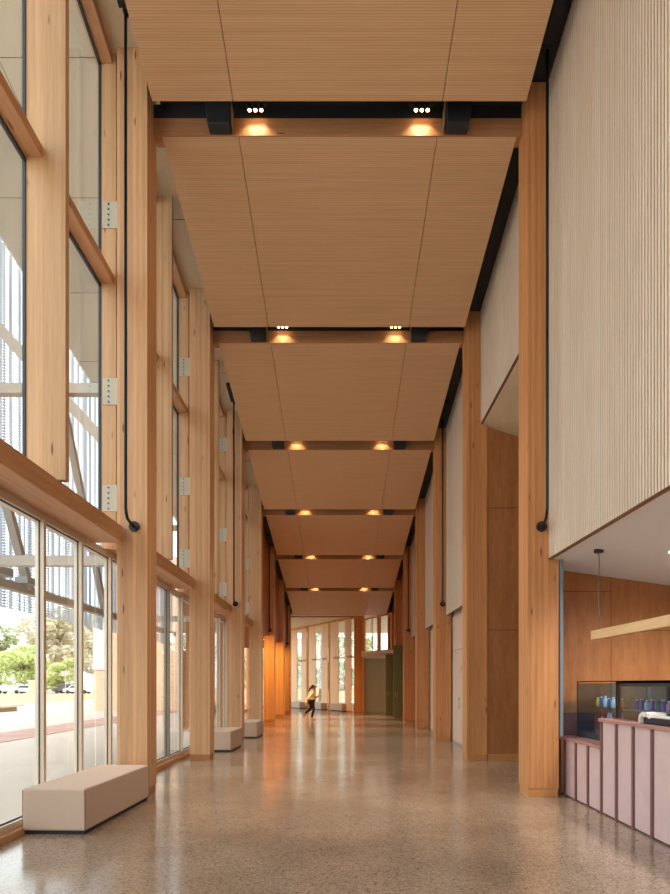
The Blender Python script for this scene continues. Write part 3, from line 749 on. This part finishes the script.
# local frame: +x is the running direction
J = [((0, 0, .86), (.125, .105)), ((.02, 0, .98), (.11, .10)), ((.06, 0, 1.14), (.125, .10)), ((.09, 0, 1.24), (.10, .10)), ((.105, 0, 1.31), .05), ((.12, 0, 1.37), .045),
     ((.125, 0, 1.43), (.082, .075)), ((.13, 0, 1.50), (.09, .08)), ((.215, 0, 1.445), .012), ((.18, 0, 1.39), .045)]
Bn = [(0, 1), (1, 2), (2, 3), (3, 4), (4, 5), (5, 6), (6, 7), (6, 8), (6, 9)]
def chain(start, pts):
    prev = start
    for p in pts:
        J.append(p); Bn.append((prev, len(J) - 1)); prev = len(J) - 1
    return prev
# standing leg, rear leg
legA = [((.02, -.09, .80), .085), ((.08, -.10, .62), .075), ((.11, -.10, .46), .055), ((.06, -.10, .30), .052), ((.01, -.10, .10), .034), ((.02, -.10, .05), .034), ((.11, -.10, .035), .03), ((.17, -.10, .03), .024)]
legB = [((-.01, .09, .80), .085), ((-.02, .10, .62), .075), ((-.02, .10, .48), .055), ((-.16, .10, .40), .05), ((-.30, .10, .27), .034), ((-.34, .10, .24), .034), ((-.36, .10, .15), .03), ((-.35, .10, .10), .024)]
chain(0, legA); chain(0, legB)
armA = [((.07, -.17, 1.22), .052), ((-.04, -.22, 1.06), .043), ((-.10, -.23, .98), .036), ((.02, -.22, .93), .032), ((.11, -.20, .93), .024), ((.15, -.195, .935), (.034, .02))]
armB = [((.09, .17, 1.22), .052), ((.12, .21, 1.06), .043), ((.14, .22, .97), .036), ((.25, .19, 1.03), .032), ((.32, .16, 1.09), .024), ((.35, .15, 1.12), (.034, .02))]
hA = chain(3, armA); hB = chain(3, armB)
for h, base, fx, fz in ((hA, Vector((.15, -.195, .935)), 1, .1), (hB, Vector((.35, .15, 1.12)), .7, .7)):
    d = Vector((fx, 0, fz)).normalized(); up = Vector((-d.z, 0, d.x))
    for k, ln in enumerate((.062, .07, .066, .052)):
        o = up * (.022 - .015 * k)
        a = base + o + d * .03; m = a + d * ln * .55; e = m + (d * .5 - Vector((0, -.6 if h == hA else .6, 0)) * 0 - up * .7).normalized() * ln * .45
        chain(h, [(tuple(a), .009), (tuple(m), .0085), (tuple(e), .0075)])
    a = base - d * .01 + up * .03; chain(h, [(tuple(a), .011), (tuple(a + d * .03 + up * .012), .0095)])
skinned('body', J, Bn, SKIN, per, 0, 1)
jk = [((-.02, 0, .72), (.21, .21)), ((-.02, 0, .92), (.20, .19)), ((.03, 0, 1.12), (.185, .165)), ((.075, 0, 1.23), (.145, .14)), ((.105, 0, 1.31), .068),
      ((.07, -.17, 1.22), .068), ((-.04, -.22, 1.06), .06), ((-.10, -.23, .98), .052), ((.02, -.22, .93), .046), ((.085, -.205, .93), .038),
      ((.09, .17, 1.22), .068), ((.12, .21, 1.06), .06), ((.14, .22, .97), .052), ((.25, .19, 1.03), .046), ((.30, .17, 1.07), .038),
      ((-.17, 0, .78), (.13, .14)), ((-.29, 0, .72), (.08, .11))]
skinned('jacket', jk, [(0, 1), (1, 2), (2, 3), (3, 4), (3, 5), (5, 6), (6, 7), (7, 8), (8, 9), (3, 10), (10, 11), (11, 12), (12, 13), (13, 14), (0, 15), (15, 16)], JACK, per, 0, 1)
gro = lambda L_, k: [(p, r + k) for p, r in L_]
lj = [((0, 0, .86), (.135, .12))] + gro(legA[:5], .012) + gro(legB[:5], .012)
skinned('leggings', lj, [(0, 1), (1, 2), (2, 3), (3, 4), (4, 5), (0, 6), (6, 7), (7, 8), (8, 9), (9, 10)], LEG, per, 0, 1)
for L_ in (legA, legB):
    q = skinned('shoe', gro(L_[4:], .011), [(0, 1), (1, 2), (2, 3)], SHOE, per, 0, 1)
skinned('hair', [((.115, 0, 1.55), (.085, .085)), ((.085, 0, 1.50), (.115, .115)), ((.05, 0, 1.45), .10), ((-.03, 0, 1.43), .05), ((-.09, 0, 1.36), .04), ((-.11, 0, 1.26), .02)], [(0, 1), (1, 2), (2, 3), (3, 4), (4, 5)], HAIR, per, 0, 1)
for s in (-1, 1):
    mk('eye', MB().lathe([(.002, -.009), (.009, -.004), (.009, .004), (.002, .009)], (-1.36 + .197, 27.6 + s * .032, 1.465), 8), EYE, per)
    mk('ear', MB().lathe([(.004, -.028), (.012, -.014), (.013, .012), (.004, .028)], (-1.36 + .115, 27.6 + s * .084, 1.45), 8), SKIN, per)
mk('mouth', MB().box(-1.36 + .207, -1.36 + .216, 27.6 - .02, 27.6 + .02, 1.405, 1.411), plain('lips', (160, 84, 78), .5), per)

per.location.x += .09

# ------------------------------------------------------------------ screen and frame outside
XS = 6.4
b = MB(); prof = []
y = 7.0
while y < 23.5:
    prof += [(0, y), (0, y + .20), (.075, y + .235), (.075, y + .315)]; y += .35
sv = []; sf = []
for dx, y in prof: sv += [(-XS - dx, y, 3.05), (-XS - dx, y, SOF(y) - .01)]
for i in range(len(prof) - 1): sf.append((2 * i, 2 * i + 2, 2 * i + 3, 2 * i + 1))
b.add(sv, sf)
o = mk('sun_screen', b, SCREEN, at=(-XS, 7, 3.05)); tag(o, 'pale perforated corrugated metal sun screen hanging outside the glazing', 'sun screen')
md = o.modifiers.new('thick', 'SOLIDIFY'); md.thickness = .004
t = thing('steel_frame', (-5, 9.6, 3.4), 'pale steel support frame with diagonal braces behind the sun screen', 'steel frame')
def bar(p, q, w, name, mat=plain('frame_steel', (186, 176, 164), .5)):
    p, q = Vector(p), Vector(q); d = (q - p).normalized(); u = Vector((0, 0, 1)) if abs(d.z) < .8 else Vector((0, 1, 0))
    a = d.cross(u).normalized() * w / 2; c = a.normalized().cross(d).normalized() * w / 2
    mk(name, MB().hexa([p - a - c, p + a - c, q + a - c, q - a - c, p - a + c, p + a + c, q + a + c, q - a + c]), mat, t)
bar((-6.3, 6.9, 3.48), (-6.3, 23.5, 3.48), .16, 'bottom_girt')
for yy in (9.6, 18.1):
    bar((-6.35, yy, 3.5), (-3.6, yy, 3.5), .15, 'cross_member'); bar((-6.35, yy, 6.15), (-3.6, yy, 6.15), .15, 'cross_member')
    bar((-6.3, yy, 8.2), (-3.6, yy, 5.3), .16, 'diagonal_brace')
for yy in (12.4, 16.4, 20.6):
    bar((-6.22, yy, 3.5), (-6.22, yy - 3.1, 9.0), .14, 'screen_brace')
mk('junction_box', MB().box(-6.35, -6.0, 10.9, 11.4, 3.56, 3.70).box(-6.3, -6.05, 12.0, 12.4, 3.56, 3.68), GALV, t)

# ------------------------------------------------------------------ building, trees and cars outside
t = thing('brick_building', (-9, 39, 0), 'tan brick building with a white corner panel beyond the plaza', 'building')
mk('brick_wall', MB().box(-15.3, -5.7, 38.5, 39.5, -.05, 2.5).box(-14.3, -5.7, 38.5, 39.5, 2.5, 9.5), BRICK, t)
mk('corner_panel', MB().box(-15.3, -14.3, 38.4, 39.6, 2.5, 5.4), WHITE, t)
for x in (-11.4, -8.4): mk('window', MB().box(x, x + .9, 38.42, 38.55, 4.6, 7.2), GREY, t)
t = thing('timber_deck', (-23, 37, 0), 'low pale timber deck platform on the plaza', 'deck')
mk('deck_top', MB().box(-27, -19.6, 35.5, 38.5, .22, .34), W_CAFEBAR, t)
mk('deck_base', MB().box(-26.6, -19.9, 35.8, 38.2, -.05, .22), BRONZE, t)
t = thing('brick_gate_post', (-49, 100, 0), 'short brick gate post at the edge of the car park', 'gate post')
mk('post', MB().box(-50, -48, 99.5, 101, 0, 2.0), BRICK, t); mk('cap', MB().box(-50.15, -47.85, 99.35, 101.15, 2, 2.2), WHITE, t)
t = thing('sign_post', (-44.5, 100.5, 0), 'thin grey street sign on a pole by the car park', 'sign')
mk('pole', MB().tube([(-44.5, 100.5, -.05), (-44.5, 100.5, 3.8)], .06, 8), GALV, t); mk('panel', MB().box(-45.2, -43.8, 100.4, 100.44, 3.1, 3.7), GALV, t)

CARW = plain('car_white', (236, 236, 234), .3, var=.01); CARG = plain('car_silver', (190, 194, 198), .3, .3, var=.01); CARD = plain('car_dark', (70, 76, 84), .3, var=.01)
TYRE = plain('tyre', (28, 28, 30), .8); CGL = plain('car_window', (60, 72, 82), .15, var=.02)
def car(x, y, mat, label, h=1.45):
    t = thing('car', (x, y, 0), label, 'car', 'parked cars beyond the lawn')
    b = MB(); p = [(-2.2, .35), (-2.15, .8), (-1.4, .92), (-.8, h), (.9, h), (1.6, .95), (2.2, .85), (2.25, .35)]
    n = len(p); b.add([(x + a, y - .85, z) for a, z in p] + [(x + a, y + .85, z) for a, z in p],
                      [tuple(range(n)), tuple(reversed(range(n, 2 * n)))] + [(i, (i + 1) % n, n + (i + 1) % n, n + i) for i in range(n)])
    mk('body', b, mat, t, bevel=.05)
    mk('side_window', MB().hexa([(x - 1.2, y - .87, .95), (x + 1.35, y - .87, .95), (x + 1.35, y + .87, .95), (x - 1.2, y + .87, .95),
                                 (x - .72, y - .87, h - .1), (x + .82, y - .87, h - .1), (x + .82, y + .87, h - .1), (x - .72, y + .87, h - .1)]), CGL, t)
    for wx in (-1.35, 1.4):
        for wy in (-.8, .8): mk('wheel', MB().tube([(x + wx, y + wy - .1, .3), (x + wx, y + wy + .1, .3)], .33, 14), TYRE, t)
car(-57.5, 103, CARG, 'silver parked car, leftmost beyond the lawn'); car(-53.0, 105, CARW, 'white parked car beside the silver one beyond the lawn')
car(-47.6, 108, CARD, 'dark parked car behind the gate post', 1.6); car(-43.5, 103, CARW, 'white parked car right of the sign pole'); car(-38.6, 106, CARG, 'silver van like parked car near the brick building', 1.8)

LF = [leaf_mat('leaf_bright', (190, 202, 132), (216, 222, 160)), leaf_mat('leaf_hazy', (200, 194, 168), (224, 216, 192)), leaf_mat('leaf_mid', (160, 172, 128), (190, 196, 150))]  # leaf tones paled so the colour carries outdoor haze and glare
BARK = plain('bark', (120, 100, 84), .9)
def tree(x, y, h, w, m, label, dens=1500, q=.42, flat=.6, seed=1, zlow=.3):
    rd = random.Random(seed)
    t = thing('tree', (x, y, 0), label, 'tree', 'trees beyond the car park')
    tr = MB().tube([(x, y, -.05), (x + .1, y, h * .35), (x - .1, y, h * .75)], [h * .028, h * .02, h * .008], 8)
    cl = []
    for k in range(11):
        a = rd.uniform(0, 2 * PI); rr = rd.uniform(.15, .5) * w; zz = rd.uniform(zlow, .9) * h
        rr *= (1.15 - zz / h * .6)
        c = Vector((x + rr * math.cos(a), y + rr * math.sin(a), zz)); cl.append((c, rd.uniform(.2, .34) * w))
        tr.tube([(x, y, zz * .65), tuple(c)], [h * .012, h * .004], 5)
    mk('trunk', tr, BARK, t)
    b = MB()
    for i in range(dens):
        c, r = cl[rd.randrange(len(cl))]
        d = Vector((rd.gauss(0, 1), rd.gauss(0, 1), rd.gauss(0, 1))).normalized() * r * rd.uniform(.5, 1) ** .5; d.z *= flat
        p = c + d; u = Vector((rd.uniform(-1, 1), rd.uniform(-1, 1), rd.uniform(-.6, .6))).normalized(); v = u.cross(Vector((rd.uniform(-1, 1), rd.uniform(-1, 1), rd.uniform(-1, 1)))).normalized()
        s_ = q * rd.uniform(.5, 1.2)
        b.add([p - u * s_, p + v * s_ * .5, p + u * s_, p - v * s_ * .5], [(0, 1, 2, 3)])
    o = mk('foliage', b, LF[m], t); o['kind'] = 'stuff'
tree(-57, 112, 8.5, 10, 0, 'low bright green spreading tree above the parked cars', 3000, .5, seed=3, flat=.4)
tree(-75, 124, 9.5, 9, 0, 'bright green tree at the far left of the glazing', 2000, .5, seed=4, flat=.5)
tree(-62, 136, 18, 14, 1, 'tall hazy grey green tree behind the bright one', 4500, .7, seed=5, zlow=.2)
tree(-60, 158, 21, 17, 1, 'tall broad grey green tree in the middle panes', 5500, .8, seed=6, zlow=.15)
tree(-42, 122, 17, 13, 1, 'tall grey green tree nearest the brick building', 5000, .65, seed=8, zlow=.12)
tree(-49, 110, 6.5, 6, 0, 'bushy mid green tree behind the sign pole', 2400, .4, seed=9, zlow=.2)
tree(-80, 146, 17, 7, 2, 'slender conifer standing against the sky', 1600, .5, seed=11)
tree(-92, 150, 12, 9, 2, 'rounded tree on the horizon beyond the left panes', 1200, .5, seed=12)
tree(-1.5, 50, 10, 7, 2, 'green tree outside the high windows, left one', 3000, .3, seed=17, zlow=.2)
t = thing('glare_backdrop', (-6, 61, 0), 'tan brick backdrop added outside the far board facade to cut sky glare', 'building')  # added to stop white sky glare between the facade boards
mk('brick_wall', MB().box(-16, 3, 61, 61.4, -.05, 6.0), BRICK, t); mk('coping', MB().box(-16.1, 3.1, 60.9, 61.5, 6.0, 6.2), WHITE, t)
tree(8.5, 50, 10, 7, 2, 'green tree outside the high windows of the rotunda', 2500, .25, seed=14)
tree(-10, 52, 8, 5, 2, 'green tree outside the tall board facade', 1500, .25, seed=15)

# ------------------------------------------------------------------ light
w = bpy.data.worlds.new('sky'); sc.world = w; w.use_nodes = True; nt = w.node_tree; bg = nt.nodes['Background']
sky = nt.nodes.new('ShaderNodeTexSky'); sky.sky_type = 'NISHITA'; sky.sun_disc = False; sky.sun_elevation = R(45); sky.sun_rotation = R(120); sky.air_density = 1; sky.dust_density = 4
mx = nt.nodes.new('ShaderNodeMix'); mx.data_type = 'RGBA'; mx.inputs[0].default_value = .86
sc_ = nt.nodes.new('ShaderNodeVectorMath'); sc_.operation = 'SCALE'; sc_.inputs['Scale'].default_value = .12
nt.links.new(sky.outputs[0], sc_.inputs[0]); nt.links.new(sc_.outputs[0], mx.inputs[6]); mx.inputs[7].default_value = (.95, .98, 1, 1)
nt.links.new(mx.outputs[2], bg.inputs['Color']); bg.inputs['Strength'].default_value = 1.7
light('sun', 'SUN', (20, -20, 40), .4, (1, .93, .84), rot=(R(30), R(42), 0), angle=R(6))

def portal(loc, rot, sx, sy):
    o = light('window_portal', 'AREA', loc, 1, (1, 1, 1), rot=rot, shape='RECTANGLE', size=sx, size_y=sy); o.data.cycles.is_portal = True

# ------------------------------------------------------------------ camera
cam = bpy.data.cameras.new('camera'); co = bpy.data.objects.new('camera', cam); COL.objects.link(co); sc.camera = co
co.location = (0, 0, 1.6); co.rotation_euler = (PI / 2, 0, 0)
cam.sensor_fit = 'HORIZONTAL'; cam.sensor_width = 36; cam.lens = 36 * 620 / 670; cam.shift_x = -5 / 670; cam.shift_y = 237 / 670
cam.clip_start = .05; cam.clip_end = 600
vs = sc.view_settings; vs.view_transform = 'Standard'; vs.look = 'None'; vs.gamma = 1; vs.exposure = 1.25; vs.use_curve_mapping = False
sc.cycles.max_bounces = 12; sc.cycles.diffuse_bounces = 10; sc.cycles.transparent_max_bounces = 24; sc.cycles.use_denoising = True
